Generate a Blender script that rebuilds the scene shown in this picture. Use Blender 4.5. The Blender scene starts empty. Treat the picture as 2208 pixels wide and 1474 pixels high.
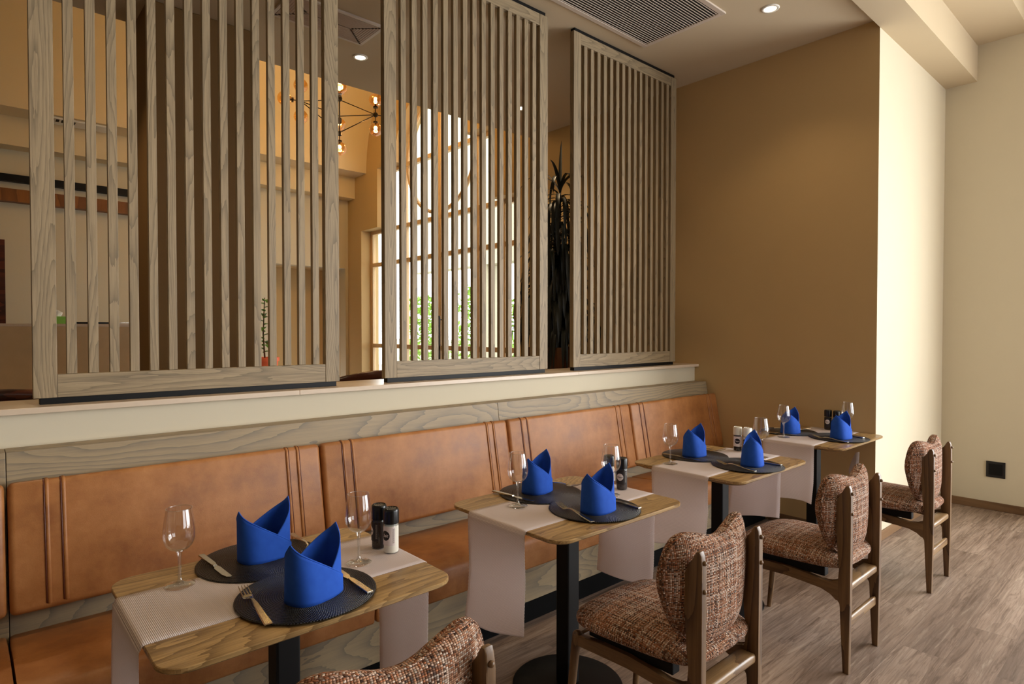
import bpy, bmesh, math, random
from mathutils import Vector, Matrix
random.seed(7)
PI = math.pi
S = bpy.context.scene
COL = S.collection

# ------------------------------------------------------------------ camera
F_PX = 1319.467
YAW, PITCH, CAM_H = math.radians(41.6652), math.radians(1.04492), 1.45
fwd = Vector((math.sin(YAW)*math.cos(PITCH), math.cos(YAW)*math.cos(PITCH), -math.sin(PITCH)))
right = Vector((math.cos(YAW), -math.sin(YAW), 0))
up = right.cross(fwd)
cam = bpy.data.cameras.new('camera'); cam.sensor_width = 36; cam.sensor_fit = 'HORIZONTAL'
cam.lens = F_PX/2208*36; cam.clip_start = .05; cam.clip_end = 200
camo = bpy.data.objects.new('camera', cam); COL.objects.link(camo)
m = Matrix((right, up, -fwd)).transposed().to_4x4(); m.translation = (0, 0, CAM_H)
camo.matrix_world = m
S.camera = camo

# ------------------------------------------------------------------ world and exposure
w = bpy.data.worlds.new('world'); S.world = w; w.use_nodes = True
bg = w.node_tree.nodes['Background']; bg.inputs[0].default_value = (.93, .97, 1, 1); bg.inputs[1].default_value = 5.0
S.view_settings.view_transform = 'Standard'; S.view_settings.look = 'None'
S.view_settings.exposure = 0.22; S.view_settings.gamma = 1; S.view_settings.use_curve_mapping = False

# ------------------------------------------------------------------ daylight and large lights
def area(name, loc, rot, sx, sy, power, color, spread=180):
    l = bpy.data.lights.new(name, 'AREA'); l.shape = 'RECTANGLE'; l.size = sx; l.size_y = sy
    l.energy = power; l.color = color; l.spread = math.radians(spread)
    o = bpy.data.objects.new(name, l); COL.objects.link(o); o.location = loc; o.rotation_euler = rot
    return o
DAY = (1.0, .99, .975)
area('daylight_window', (6.15, -2.1, 1.85), (PI/2, 0, PI/2), 4.2, 3.1, 240, DAY)
area('back_fill', (4.0, -4.9, 1.9), (PI/2, 0, 0), 2.8, 2.8, 12, DAY)  # unseen fill lamp, added to lift the ambient light
area('entrance_portal', (4.96, 6.9, 2.3), (PI/2, 0, PI/2), 3.7, 4.7, 1, (1, 1, 1)).data.cycles.is_portal = True
WARM = (1.0, .72, .42)
def downlight_lamp(x, y, z, power, size=110):
    l = bpy.data.lights.new('downlight_lamp', 'SPOT'); l.energy = power; l.color = WARM
    l.spot_size = math.radians(size); l.spot_blend = .7; l.shadow_soft_size = .04
    o = bpy.data.objects.new('downlight_lamp', l); COL.objects.link(o); o.location = (x, y, z-.01)
def point_lamp(x, y, z, power, color=(1, .80, .55), r=.03):
    l = bpy.data.lights.new('bulb_lamp', 'POINT'); l.energy = power; l.color = color; l.shadow_soft_size = r
    o = bpy.data.objects.new('bulb_lamp', l); COL.objects.link(o); o.location = (x, y, z)

# ------------------------------------------------------------------ mesh helpers
def BM(): return bmesh.new()
def vface(bm, pts, mi=0):
    f = bm.faces.new([bm.verts.new(p) for p in pts]); f.material_index = mi; return f
def box(bm, x0, x1, y0, y1, z0, z1, bev=0, mat=None, seg=2):
    vs = [bm.verts.new((x, y, z)) for z in (z0, z1) for y in (y0, y1) for x in (x0, x1)]
    fs = [bm.faces.new([vs[i] for i in q]) for q in ((0,2,3,1),(4,5,7,6),(0,1,5,4),(2,6,7,3),(0,4,6,2),(1,3,7,5))]
    if bev:
        es = list({e for f in fs for e in f.edges})
        r = bmesh.ops.bevel(bm, geom=es, offset=bev, segments=seg, profile=.5, affect='EDGES')
        vs = list({v for v in vs if v.is_valid} | {v for f in r['faces'] for v in f.verts})
    if mat is not None: bmesh.ops.transform(bm, matrix=mat, verts=vs)
    return vs
def frame_dir(d):
    d = d.normalized(); a = Vector((0, 0, 1)) if abs(d.z) < .9 else Vector((1, 0, 0))
    u = d.cross(a).normalized(); return u, d.cross(u).normalized()
def tube(bm, pts, rad, n=10, caps=True, flat=1.0):
    pts = [Vector(p) for p in pts]; rings = []
    if not hasattr(rad, '__len__'): rad = [rad]*len(pts)
    u = None
    for i, p in enumerate(pts):
        d = (pts[min(i+1, len(pts)-1)]-pts[max(i-1, 0)]).normalized()
        if u is None: u, v = frame_dir(d)
        else:
            u = (u-d*u.dot(d)).normalized(); v = d.cross(u)
        rings.append([bm.verts.new(p+(u*math.cos(2*PI*k/n)+v*math.sin(2*PI*k/n)*flat)*rad[i]) for k in range(n)])
    for a, b in zip(rings, rings[1:]):
        for k in range(n): bm.faces.new((a[k], a[(k+1)%n], b[(k+1)%n], b[k]))
    if caps:
        bm.faces.new(rings[0][::-1]); bm.faces.new(rings[-1])
def lathe(bm, prof, n=32, c=(0, 0, 0), cap0=False, cap1=False):
    rings = []
    for r, z in prof:
        if r < 1e-6: rings.append([bm.verts.new((c[0], c[1], c[2]+z))])
        else: rings.append([bm.verts.new((c[0]+r*math.cos(2*PI*k/n), c[1]+r*math.sin(2*PI*k/n), c[2]+z)) for k in range(n)])
    for a, b in zip(rings, rings[1:]):
        for k in range(n):
            k2 = (k+1) % n
            if len(a) == 1 and len(b) == 1: continue
            if len(a) == 1: bm.faces.new((a[0], b[k2], b[k]))
            elif len(b) == 1: bm.faces.new((a[k], a[k2], b[0]))
            else: bm.faces.new((a[k], a[k2], b[k2], b[k]))
    if cap0 and len(rings[0]) > 1: bm.faces.new(rings[0][::-1])
    if cap1 and len(rings[-1]) > 1: bm.faces.new(rings[-1])
def prism(bm, poly, x0, x1, axis='x', bev=0):
    def P(a, b, t): return (t, a, b) if axis == 'x' else ((a, t, b) if axis == 'y' else (a, b, t))
    A = [bm.verts.new(P(a, b, x0)) for a, b in poly]; B = [bm.verts.new(P(a, b, x1)) for a, b in poly]
    n = len(poly); fs = [bm.faces.new(A[::-1]), bm.faces.new(B)]
    for i in range(n): fs.append(bm.faces.new((A[i], A[(i+1)%n], B[(i+1)%n], B[i])))
    if bev:
        es = list(set(fs[0].edges) | set(fs[1].edges))
        bmesh.ops.bevel(bm, geom=es, offset=bev, segments=2, profile=.5, affect='EDGES')
def spline(pts, n, closed=False):
    P = [Vector(p) for p in pts]; out = []; N = len(P)
    segs = N if closed else N-1
    for i in range(segs):
        g = (lambda k: P[k % N]) if closed else (lambda k: P[max(0, min(N-1, k))])
        p0, p1, p2, p3 = g(i-1), g(i), g(i+1), g(i+2)
        for j in range(n):
            t = j/n
            out.append(.5*((2*p1)+(p2-p0)*t+(2*p0-5*p1+4*p2-p3)*t*t+(3*p1-p0-3*p2+p3)*t**3))
    if not closed: out.append(P[-1])
    return out
def rrect(x0, x1, y0, y1, r, n=8):
    o = []
    for cx, cy, a in ((x1-r, y1-r, 0), (x0+r, y1-r, 90), (x0+r, y0+r, 180), (x1-r, y0+r, 270)):
        for k in range(n+1):
            t = math.radians(a+90*k/n); o.append((cx+r*math.cos(t), cy+r*math.sin(t)))
    return o
def obj(name, bm, mats, parent=None, smooth=False, loc=None, angle=None, label=None, recalc=True):
    if recalc: bmesh.ops.recalc_face_normals(bm, faces=bm.faces)
    me = bpy.data.meshes.new(name); bm.to_mesh(me); bm.free()
    for mm in (mats if isinstance(mats, (list, tuple)) else [mats]): me.materials.append(mm)
    o = bpy.data.objects.new(name, me); COL.objects.link(o)
    if smooth:
        me.polygons.foreach_set('use_smooth', [True]*len(me.polygons))
        if angle: me.set_sharp_from_angle(angle=math.radians(angle))
    if parent: o.parent = parent
    if loc: o.location = loc
    if label: o['label'] = label
    return o
def tag(o, label=None, cat=None, group=None, kind=None):
    if label: o['label'] = label
    if cat: o['category'] = cat
    if group: o['group'] = group
    if kind: o['kind'] = kind
    return o
def thing(name, label, cat, loc=(0, 0, 0), rz=0, group=None):
    o = bpy.data.objects.new(name, None); COL.objects.link(o); o.location = loc; o.rotation_euler = (0, 0, rz)
    o.empty_display_size = .05
    return tag(o, label, cat, group)
def dup(root, loc, rz=None, label=None, group=None, scale=None):
    r = root.copy(); COL.objects.link(r); r.location = loc
    if rz is not None: r.rotation_euler = (0, 0, rz)
    if scale: r.scale = (scale,)*3
    if label: r['label'] = label
    if group: r['group'] = group
    for ch in list(root.children):
        c = ch.copy(); COL.objects.link(c); c.parent = r
        for g in list(ch.children):
            d = g.copy(); COL.objects.link(d); d.parent = c
    return r
def struct(name, bm, m, **k):
    return tag(obj(name, bm, m, **k), kind='structure')

# ------------------------------------------------------------------ materials
def srgb(r, g, b):
    f = lambda c: (c/255/12.92) if c/255 <= .04045 else ((c/255+.055)/1.055)**2.4
    return (f(r), f(g), f(b), 1)
class NT:
    def __init__(s, name):
        s.m = bpy.data.materials.new(name); s.m.use_nodes = True; s.t = s.m.node_tree
        s.b = s.t.nodes['Principled BSDF']; s.out = s.t.nodes['Material Output']
    def n(s, typ, ins=None, **props):
        nd = s.t.nodes.new(typ)
        for k, v in props.items(): setattr(nd, k, v)
        for k, v in (ins or {}).items(): s.set(nd.inputs[k], v)
        return nd
    def set(s, sock, v):
        if isinstance(v, bpy.types.NodeSocket): s.t.links.new(v, sock)
        else: sock.default_value = v
    def math(s, op, a, b=0, c=None):
        nd = s.n('ShaderNodeMath', operation=op); s.set(nd.inputs[0], a); s.set(nd.inputs[1], b)
        if c is not None: s.set(nd.inputs[2], c)
        return nd.outputs[0]
    def mix(s, f, a, b, mode='MIX'):
        nd = s.n('ShaderNodeMix', data_type='RGBA', blend_type=mode)
        s.set(nd.inputs[0], f); s.set(nd.inputs[6], a); s.set(nd.inputs[7], b); return nd.outputs[2]
    def ramp(s, f, stops, interp='LINEAR'):
        nd = s.n('ShaderNodeValToRGB'); s.set(nd.inputs[0], f); cr = nd.color_ramp; cr.interpolation = interp
        while len(cr.elements) < len(stops): cr.elements.new(.5)
        for e, (p, c) in zip(cr.elements, stops): e.position = p; e.color = c if len(c) == 4 else (*c, 1)
        return nd.outputs[0]
    def noise(s, vec, scale, detail=2, rough=.5, dist=0, dim='3D', w=None):
        nd = s.n('ShaderNodeTexNoise', noise_dimensions=dim)
        if vec is not None: s.set(nd.inputs['Vector'], vec)
        if w is not None: s.set(nd.inputs['W'], w)
        nd.inputs['Scale'].default_value = scale; nd.inputs['Detail'].default_value = detail
        nd.inputs['Roughness'].default_value = rough; nd.inputs['Distortion'].default_value = dist
        return nd.outputs[0]
    def vec(s, kind='Object'): return s.n('ShaderNodeTexCoord').outputs[kind]
    def mapping(s, v, scale=(1, 1, 1), loc=(0, 0, 0), rot=(0, 0, 0)):
        nd = s.n('ShaderNodeMapping'); s.set(nd.inputs[0], v)
        nd.inputs['Scale'].default_value = scale; nd.inputs['Rotation'].default_value = rot
        s.set(nd.inputs['Location'], loc); return nd.outputs[0]
    def sep(s, v): nd = s.n('ShaderNodeSeparateXYZ'); s.set(nd.inputs[0], v); return nd.outputs
    def comb(s, x, y, z=0):
        nd = s.n('ShaderNodeCombineXYZ'); [s.set(nd.inputs[i], q) for i, q in enumerate((x, y, z))]; return nd.outputs[0]
    def rnd(s): return s.n('ShaderNodeObjectInfo').outputs['Random']
    def bump(s, h, strength=.3, dist=.002):
        nd = s.n('ShaderNodeBump'); s.set(nd.inputs['Height'], h)
        nd.inputs['Strength'].default_value = strength; nd.inputs['Distance'].default_value = dist
        s.t.links.new(nd.outputs[0], s.b.inputs['Normal'])
    def fin(s, color=None, rough=None, metal=None, spec=None, **k):
        if color is not None: s.set(s.b.inputs['Base Color'], color)
        if rough is not None: s.set(s.b.inputs['Roughness'], rough)
        if metal is not None: s.b.inputs['Metallic'].default_value = metal
        if spec is not None: s.b.inputs['Specular IOR Level'].default_value = spec
        for q, v in k.items(): s.set(s.b.inputs[q], v)
        return s.m
def plain(name, c, rough=.6, metal=0, spec=.5, noise=.04, nscale=6, bump=0, bscale=400):
    t = NT(name)
    nz = t.noise(t.vec(), nscale, 3)
    col = t.mix(nz, tuple(q*(1-noise) for q in c[:3])+(1,), tuple(min(1, q*(1+noise)) for q in c[:3])+(1,))
    if bump: t.bump(t.noise(t.vec(), bscale, 2), bump, .001)
    return t.fin(col, rough, metal, spec)
def wood(name, light, dark, axis='x', across=1.0, rings=9, rough=.5, dens=6.5, amt=1.0, mid=None, fib=.22, spec=.4, stretch=.11, sharp=3.2):
    """open grained ash: contour lines of a stretched noise give the cathedral figure"""
    t = NT(name); ai = 'xyz'.index(axis)
    off = t.math('MULTIPLY', t.rnd(), 53.0)
    sc = [across]*3; sc[ai] = across*stretch
    v = t.mapping(t.vec(), scale=sc, loc=t.comb(off, off, off))
    n1 = t.noise(v, dens, 1.2, .35, .1)
    wob = t.noise(t.mapping(t.vec(), scale=sc, loc=t.comb(off, 0, off)), dens*9, 2, .6)
    fr = t.math('FRACT', t.math('MULTIPLY', t.math('MULTIPLY_ADD', wob, .035, n1), rings))
    line = t.math('POWER', fr, sharp)
    sc2 = [across*1.0]*3; sc2[ai] = across*.02
    v2 = t.mapping(t.vec(), scale=sc2, loc=t.comb(off, off, off))
    fibre = t.noise(v2, 420, 2, .6)
    streak = t.noise(v2, 90, 2, .6)
    tone = t.noise(v, dens*.5, 2)
    c = t.mix(tone, light, mid or tuple(.84*q for q in light[:3])+(1,))
    c = t.mix(t.math('MULTIPLY', line, amt), c, dark)
    c = t.mix(t.math('MULTIPLY', t.ramp(streak, [(.42, (0, 0, 0)), (.66, (1, 1, 1))]), fib), c, dark)
    pores = t.math('MULTIPLY', t.math('GREATER_THAN', fibre, .56), fib*.8)
    c = t.mix(pores, c, dark)
    t.bump(t.math('MULTIPLY', fibre, -1), .25, .001)
    return t.fin(c, rough, 0, spec)

ASH_L, ASH_D = srgb(164, 145, 114), srgb(88, 77, 60)
M = {}
for a in 'xyz':
    M['ash_'+a] = wood('weathered_ash_'+a, ASH_L, ASH_D, a, rings=26, dens=7, stretch=.10, amt=.62, fib=.3, sharp=3.0)
M['ash_board'] = wood('weathered_ash_board', ASH_L, srgb(104, 98, 88), 'x', rings=20, dens=4.2, amt=.72, stretch=.2, fib=.16, sharp=2.6)
M['table_wood'] = wood('oiled_ash_tabletop', srgb(188, 154, 102), srgb(98, 72, 40), 'x', rings=38, dens=4.5, rough=.34, amt=.8, stretch=.16, fib=.42, sharp=2.2)
M['chair_wood'] = wood('chair_ash', srgb(126, 96, 62), srgb(70, 48, 30), 'z', rings=6, dens=12, rough=.38, spec=.5, fib=.35)
M['chair_rail'] = wood('chair_ash_rail', srgb(126, 96, 62), srgb(70, 48, 30), 'y', rings=6, dens=12, rough=.38, spec=.5, fib=.35)
M['chair_bar'] = wood('chair_ash_crossbar', srgb(156, 124, 84), srgb(92, 66, 42), 'x', rings=6, dens=12, rough=.34, spec=.5, fib=.35)
M['base_wood'] = wood('skirting_wood', srgb(140, 108, 76), srgb(96, 70, 46), 'x', rings=5, dens=6)
M['base_wood_y'] = wood('skirting_wood_y', srgb(140, 108, 76), srgb(96, 70, 46), 'y', rings=5, dens=6)
M['paint'] = plain('beige_wall_paint', srgb(212, 202, 178), .75, noise=.015, spec=.25, bump=.05, bscale=300)
M['ochre'] = plain('ochre_wall_paint', srgb(200, 172, 126), .75, noise=.02, spec=.2, bump=.05, bscale=300)
M['taupe'] = plain('taupe_wall_paint', srgb(140, 122, 100), .8, noise=.02)
M['column_shade'] = plain('shaded_column_paint', srgb(118, 90, 54), .7, noise=.02, spec=.2)  # wall paint darkened to brown: the column's shade is in the colour
M['ceil'] = plain('ceiling_paint', srgb(200, 184, 156), .85, noise=.01, spec=.15)
M['vault'] = plain('vault_paint', srgb(224, 206, 170), .85, noise=.01, spec=.15)
M['ledge'] = plain('cream_stone_ledge', srgb(206, 188, 166), .28, noise=.06, nscale=30)
M['black'] = plain('black_powder_coat', srgb(5, 5, 6), .5, noise=.1, spec=.25)
M['blackmatt'] = plain('black_plinth', srgb(5, 5, 6), .7, spec=.1)
M['capblack'] = plain('black_plastic', srgb(14, 14, 16), .28)
M['steel'] = plain('brushed_steel', srgb(196, 190, 176), .22, metal=1, noise=.05, nscale=200)
M['stone'] = plain('desk_stone', srgb(196, 168, 126), .5, noise=.12, nscale=9)
M['dark_leather'] = plain('dark_brown_leather', srgb(92, 44, 26), .4, noise=.25, nscale=12, bump=.2)
M['mahogany'] = wood('dark_red_wood', srgb(96, 44, 26), srgb(46, 18, 12), 'x', rings=5, dens=5, rough=.3)
M['brown_door'] = wood('brown_door_wood', srgb(150, 96, 44), srgb(110, 66, 28), 'z', rings=4, dens=4, rough=.5)
M['planter'] = wood('planter_wood', srgb(124, 78, 44), srgb(70, 40, 22), 'z', rings=5, dens=6)
M['terracotta'] = plain('orange_pot', srgb(232, 108, 66), .5)
M['white'] = plain('white_enamel', srgb(232, 230, 224), .4, noise=.02)
M['vent'] = plain('vent_paint', srgb(200, 186, 172), .45, noise=.02)
M['ventdark'] = plain('vent_shadow_box', srgb(22, 20, 20), .8)
M['ventbrown'] = plain('vent_taupe', srgb(164, 138, 118), .5, noise=.02)
M['frame'] = plain('window_frame_taupe', srgb(222, 192, 152), .45, noise=.03)
M['bronze'] = plain('dark_bronze', srgb(40, 30, 22), .35, metal=.6)
M['leaf_dark'] = plain('dracaena_leaf', srgb(20, 24, 14), .5, noise=.4, nscale=8)
M['leaf'] = plain('green_leaf', srgb(84, 130, 44), .45, noise=.3, nscale=8)
M['hedge'] = plain('hedge_leaf', srgb(132, 170, 62), .6, noise=.45, nscale=3)
M['stem'] = plain('brown_stem', srgb(90, 60, 36), .8, noise=.2)
M['outwall'] = plain('outdoor_render', srgb(176, 172, 150), .9, noise=.02)
M['paving'] = plain('paving', srgb(170, 164, 150), .9, noise=.06)
M['greenbox'] = plain('green_card', srgb(140, 206, 90), .6)
M['tissue'] = plain('white_tissue', srgb(246, 244, 240), .9)
M['dash'] = plain('label_print', srgb(150, 140, 130), .7)
M['label_w'] = plain('label_white', srgb(226, 214, 210), .5, noise=.01)
M['label_b'] = plain('label_black', srgb(24, 16, 16), .5, noise=.01)
M['salt'] = plain('salt_fill', srgb(238, 232, 220), .9, noise=.03, nscale=300)
M['pepper'] = plain('peppercorn_fill', srgb(44, 30, 26), .8, noise=.6, nscale=300)

def emis(name, c, s):
    t = NT(name); t.b.inputs['Emission Color'].default_value = c; t.b.inputs['Emission Strength'].default_value = s
    return t.fin(c, .5)
M['bulb'] = emis('glowing_bulb', (1, .62, .25, 1), 30)
M['lens'] = emis('downlight_lens', (1, .80, .55, 1), 14)

def leather():
    t = NT('cognac_leather'); v = t.vec()
    n1 = t.noise(v, 5, 5, .65); n2 = t.noise(v, 24, 4, .6)
    c = t.ramp(n1, [(.3, srgb(134, 84, 44)), (.5, srgb(164, 109, 60)), (.72, srgb(184, 129, 78))])
    c = t.mix(t.math('MULTIPLY', t.math('GREATER_THAN', n2, .55), .10), c, srgb(140, 74, 36))
    t.bump(t.math('ADD', t.noise(v, 260, 3), t.math('MULTIPLY', n2, .8)), .22, .0015)
    return t.fin(c, t.math('ADD', .36, t.math('MULTIPLY', n1, .22)), spec=.45)
M['leather'] = leather()

def tweed(p=.0050):
    t = NT('brown_tweed'); uv = t.vec('UV'); x, y, _ = t.sep(uv)
    off = t.math('MULTIPLY', t.rnd(), 40)
    u = t.math('ADD', t.math('DIVIDE', x, p*1.25), off); v = t.math('ADD', t.math('DIVIDE', y, p*.85), off)
    fu, fv = t.math('FLOOR', u), t.math('FLOOR', v)
    chk = t.math('MODULO', t.math('ADD', t.math('ADD', fu, fv), 4000), 2)
    def wn(a, b, c=0):
        nd = t.n('ShaderNodeTexWhiteNoise', noise_dimensions='3D'); t.set(nd.inputs['Vector'], t.comb(a, b, c)); return nd.outputs['Value']
    stops = [(0, srgb(64, 46, 38)), (.16, srgb(126, 84, 60)), (.34, srgb(176, 116, 84)), (.54, srgb(196, 154, 126)), (.74, srgb(230, 210, 194)), (.92, srgb(96, 82, 76))]
    warp = t.ramp(wn(fu, t.math('FLOOR', t.math('DIVIDE', v, 23)), 1), stops, 'CONSTANT')
    weft = t.ramp(wn(t.math('FLOOR', t.math('DIVIDE', u, 37)), fv, 2), stops, 'CONSTANT')
    cell = t.ramp(wn(fu, fv, 3), stops, 'CONSTANT')
    c = t.mix(chk, warp, weft)
    c = t.mix(.38, c, cell)
    a = t.math('ABSOLUTE', t.math('SUBTRACT', t.math('FRACT', u), .5)); b = t.math('ABSOLUTE', t.math('SUBTRACT', t.math('FRACT', v), .5))
    h = t.math('SUBTRACT', 1, t.math('ADD', t.math('MULTIPLY', t.math('MULTIPLY', a, a), 3.2), t.math('MULTIPLY', t.math('MULTIPLY', b, b), 3.2)))
    c = t.mix(t.math('MULTIPLY', t.math('GREATER_THAN', t.math('MAXIMUM', a, b), .40), .6), c, srgb(44, 30, 24))
    t.bump(t.math('ADD', h, t.math('MULTIPLY', t.noise(t.vec(), 900, 2), .3)), .9, .0022)
    return t.fin(c, .9, spec=.15)
M['tweed'] = tweed()

def placemat():
    t = NT('woven_black_placemat'); x, y, _ = t.sep(t.vec())
    r = t.math('SQRT', t.math('ADD', t.math('MULTIPLY', x, x), t.math('MULTIPLY', y, y)))
    ring = t.math('SINE', t.math('MULTIPLY', r, 2*PI/.0056))
    ang = t.math('ARCTAN2', y, x)
    k = t.math('MULTIPLY', t.math('FLOOR', t.math('MULTIPLY', r, 1/.0056)), .5)
    rad = t.math('SINE', t.math('ADD', t.math('MULTIPLY', ang, 150), t.math('MULTIPLY', k, 2*PI)))
    h = t.math('ADD', ring, t.math('MULTIPLY', rad, .45))
    t.bump(h, 1.0, .0022)
    c = t.ramp(t.math('MULTIPLY_ADD', h, .3, .5), [(0.2, srgb(3, 3, 3)), (1, srgb(46, 43, 41))])
    return t.fin(c, .36, spec=.42)
M['mat'] = placemat()

def runner_mat():
    t = NT('pale_pink_ribbed_cotton'); x, y, _ = t.sep(t.vec('UV'))
    h = t.math('SINE', t.math('MULTIPLY', x, 2*PI/.0038))
    h2 = t.math('SINE', t.math('MULTIPLY', y, 2*PI/.003))
    t.bump(t.math('ADD', h, t.math('MULTIPLY', h2, .25)), .55, .0009)
    c = t.mix(t.math('MULTIPLY_ADD', h, .5, .5), srgb(234, 222, 219), srgb(250, 242, 240))
    t.fin(c, .9, spec=.15)
    tl = t.n('ShaderNodeBsdfTranslucent', {'Color': c}); mx = t.n('ShaderNodeMixShader', {0: .45, 1: t.b.outputs[0], 2: tl.outputs[0]})
    t.t.links.new(mx.outputs[0], t.out.inputs[0])
    return t.m
M['runner'] = runner_mat()

def napkin_mat():
    t = NT('royal_blue_cotton'); v = t.vec()
    c = t.mix(t.noise(v, 40, 2), srgb(30, 74, 172), srgb(42, 92, 194))
    t.bump(t.noise(v, 1400, 2), .12, .0004)
    return t.fin(c, .8, spec=.2)
M['napkin'] = napkin_mat()

def floor_mat():
    t = NT('oak_plank_floor'); v = t.vec()
    br = t.n('ShaderNodeTexBrick', {'Vector': v, 'Color1': (0, 0, 0, 1), 'Color2': (1, 1, 1, 1), 'Mortar': (.5, .5, .5, 1), 'Scale': 1.0, 'Mortar Size': .0009, 'Bias': 0.0, 'Brick Width': 1.22, 'Row Height': .182})
    br.offset = .37
    rn = br.outputs['Color']
    rs = t.sep(rn)[0]
    o = t.math('MULTIPLY', rs, 31)
    vv = t.mapping(v, scale=(.12, 1, 1), loc=t.comb(o, o, o))
    n1 = t.noise(vv, 10, 2, .5, .3)
    fr = t.math('POWER', t.math('FRACT', t.math('MULTIPLY', n1, 7)), 2)
    fib = t.noise(t.mapping(v, scale=(.03, 1, 1), loc=t.comb(o, o, o)), 130, 3, .65)
    big = t.noise(vv, 4, 3, .6)
    c = t.ramp(big, [(.25, srgb(112, 95, 84)), (.5, srgb(146, 126, 112)), (.75, srgb(176, 156, 141))])
    c = t.mix(t.math('MULTIPLY', fr, .34), c, srgb(88, 72, 60))
    c = t.mix(t.math('MULTIPLY', t.math('GREATER_THAN', fib, .53), .28), c, srgb(92, 74, 60))
    c = t.mix(t.math('MULTIPLY', rs, .10), c, srgb(112, 94, 80))
    st2 = t.noise(t.mapping(v, scale=(.07, 1, 1), loc=t.comb(o, o, o)), 34, 5, .75, .8)
    c = t.mix(t.math('MULTIPLY', t.ramp(st2, [(.52, (0, 0, 0)), (.64, (1, 1, 1))]), .7), c, srgb(84, 66, 54))
    c = t.mix(t.math('MULTIPLY', t.ramp(st2, [(.3, (1, 1, 1)), (.45, (0, 0, 0))]), .35), c, srgb(206, 190, 172))
    c = t.mix(t.math('MULTIPLY', br.outputs['Fac'], .6), c, srgb(70, 56, 46))
    t.bump(t.math('SUBTRACT', fib, t.math('MULTIPLY', br.outputs['Fac'], 2)), .2, .001)
    return t.fin(c, t.math('MULTIPLY_ADD', fib, .2, .36), spec=.4)
M['floor'] = floor_mat()

def clear(name, tint, gloss=.0, amber=False, edge=.75, add=.04):
    """thin clear glass: passes light, mirrors by Fresnel"""
    t = NT(name); t.t.nodes.remove(t.b)
    tr = t.n('ShaderNodeBsdfTransparent', {'Color': tint}); gl = t.n('ShaderNodeBsdfGlossy', {'Color': (1, 1, 1, 1), 'Roughness': gloss})
    lw = t.n('ShaderNodeLayerWeight', {'Blend': .5})
    f = t.math('MULTIPLY_ADD', t.math('POWER', lw.outputs['Facing'], 4), edge, add)
    mx = t.n('ShaderNodeMixShader', {0: f, 1: tr.outputs[0], 2: gl.outputs[0]})
    t.t.links.new(mx.outputs[0], t.out.inputs[0])
    return t.m
M['pane'] = clear('window_pane', (.97, .98, .97, 1))
M['jar'] = clear('jar_glass', (.96, .97, .96, 1), .02)
M['amber'] = clear('amber_globe_glass', (1, .76, .40, 1), .0, edge=.7, add=.14)
def glass():
    t = NT('wine_glass_crystal')
    t.b.inputs['Transmission Weight'].default_value = 1; t.b.inputs['IOR'].default_value = 1.48
    return t.fin((1, 1, 1, 1), 0.0, spec=.5)
M['glass'] = clear('wine_glass', (.975, .975, .97, 1), 0, edge=.85, add=.05)
M['glass_solid'] = clear('glass_stem', (.94, .95, .94, 1), 0, edge=.9, add=.17)

# ================================================================== SETTING
XE, XR = 4.598, 6.19          # ochre wall plane, right wall plane
YB, YC, YV = 1.453, 4.86, 9.14
ZC = 3.54
bm = BM(); box(bm, -4, 6.4, -5.2, 9.4, -.1, 0); struct('floor', bm, M['floor'])
# ceiling: dining side, lobby side (one slab), beam, soffit, raised part
bm = BM(); box(bm, -4, 4.65, YB, YC, ZC, ZC+.33); struct('ceiling', bm, M['ceil'])
bm = BM()
box(bm, -4, XR, 1.236, YB, 3.485, 3.9); struct('ceiling_beam', bm, M['ceil'])
bm = BM(); box(bm, -4, XR, .907, 1.236, 3.775, 4.4); struct('ceiling_soffit', bm, M['ceil'])
bm = BM(); box(bm, -4, XR, -5.2, .907, 4.3, 4.4); struct('ceiling_raised', bm, M['ceil'])
# barrel vault over the entrance hall
bm = BM(); R, cy, cz = 1.83, 6.70, 3.86; n = 40
for i in range(n):
    a0, a1 = PI*i/n, PI*(i+1)/n
    p = [(cy+R*math.cos(a), cz+R*math.sin(a)) for a in (a0, a1)]; q = [(cy+(R+.15)*math.cos(a), cz+(R+.15)*math.sin(a)) for a in (a0, a1)]
    A = [(-4, *p[0]), (-4, *p[1]), (4.6, *p[1]), (4.6, *p[0])]
    vface(bm, A)
    vface(bm, [(-4, *q[0]), (4.6, *q[0]), (4.6, *q[1]), (-4, *q[1])])
bmesh.ops.remove_doubles(bm, verts=bm.verts, dist=1e-5)
struct('ceiling_vault', bm, M['vault'], smooth=True)
bm = BM(); box(bm, -4, 4.6, YC-.02, 4.88, ZC+.3, 3.90); struct('trim_5', bm, M['vault'])
# cornice of the far wall
bm = BM(); prism(bm, [(8.53, 3.86), (9.2, 3.86), (9.2, 4.1), (8.53, 4.1)], -4, 4.6)
box(bm, -4, 4.6, 8.90, 9.2, 3.535, 3.86); struct('trim_1', bm, M['vault'])
# far wall with the recess
bm = BM()
box(bm, -4, 3.41, YV, YV+.2, 0, 4.1); box(bm, 4.55, 4.9, YV, YV+.2, 0, 4.1); box(bm, 3.41, 4.55, YV, YV+.2, 2.45, 4.1)
struct('wall_far', bm, M['paint'])
bm = BM(); box(bm, 3.36, 4.6, YV+.55, YV+.6, 0, 2.5); box(bm, 3.36, 3.41, YV+.2, YV+.55, 0, 2.5); box(bm, 4.55, 4.6, YV+.2, YV+.55, 0, 2.5); box(bm, 3.36, 4.6, YV+.2, YV+.6, 2.45, 2.5)
struct('wall_recess', bm, M['ochre'])
# solid block between the ochre wall and the lit return wall
bm = BM(); vs = box(bm, XE, XR+.1, YB, 2.9, 0, 3.6)
for f in bm.faces: f.material_index = 1 if f.normal.x < -.5 or (f.calc_center_median().x < XE+.01) else 0
struct('wall_return', bm, [M['paint'], M['ochre']])
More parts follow.
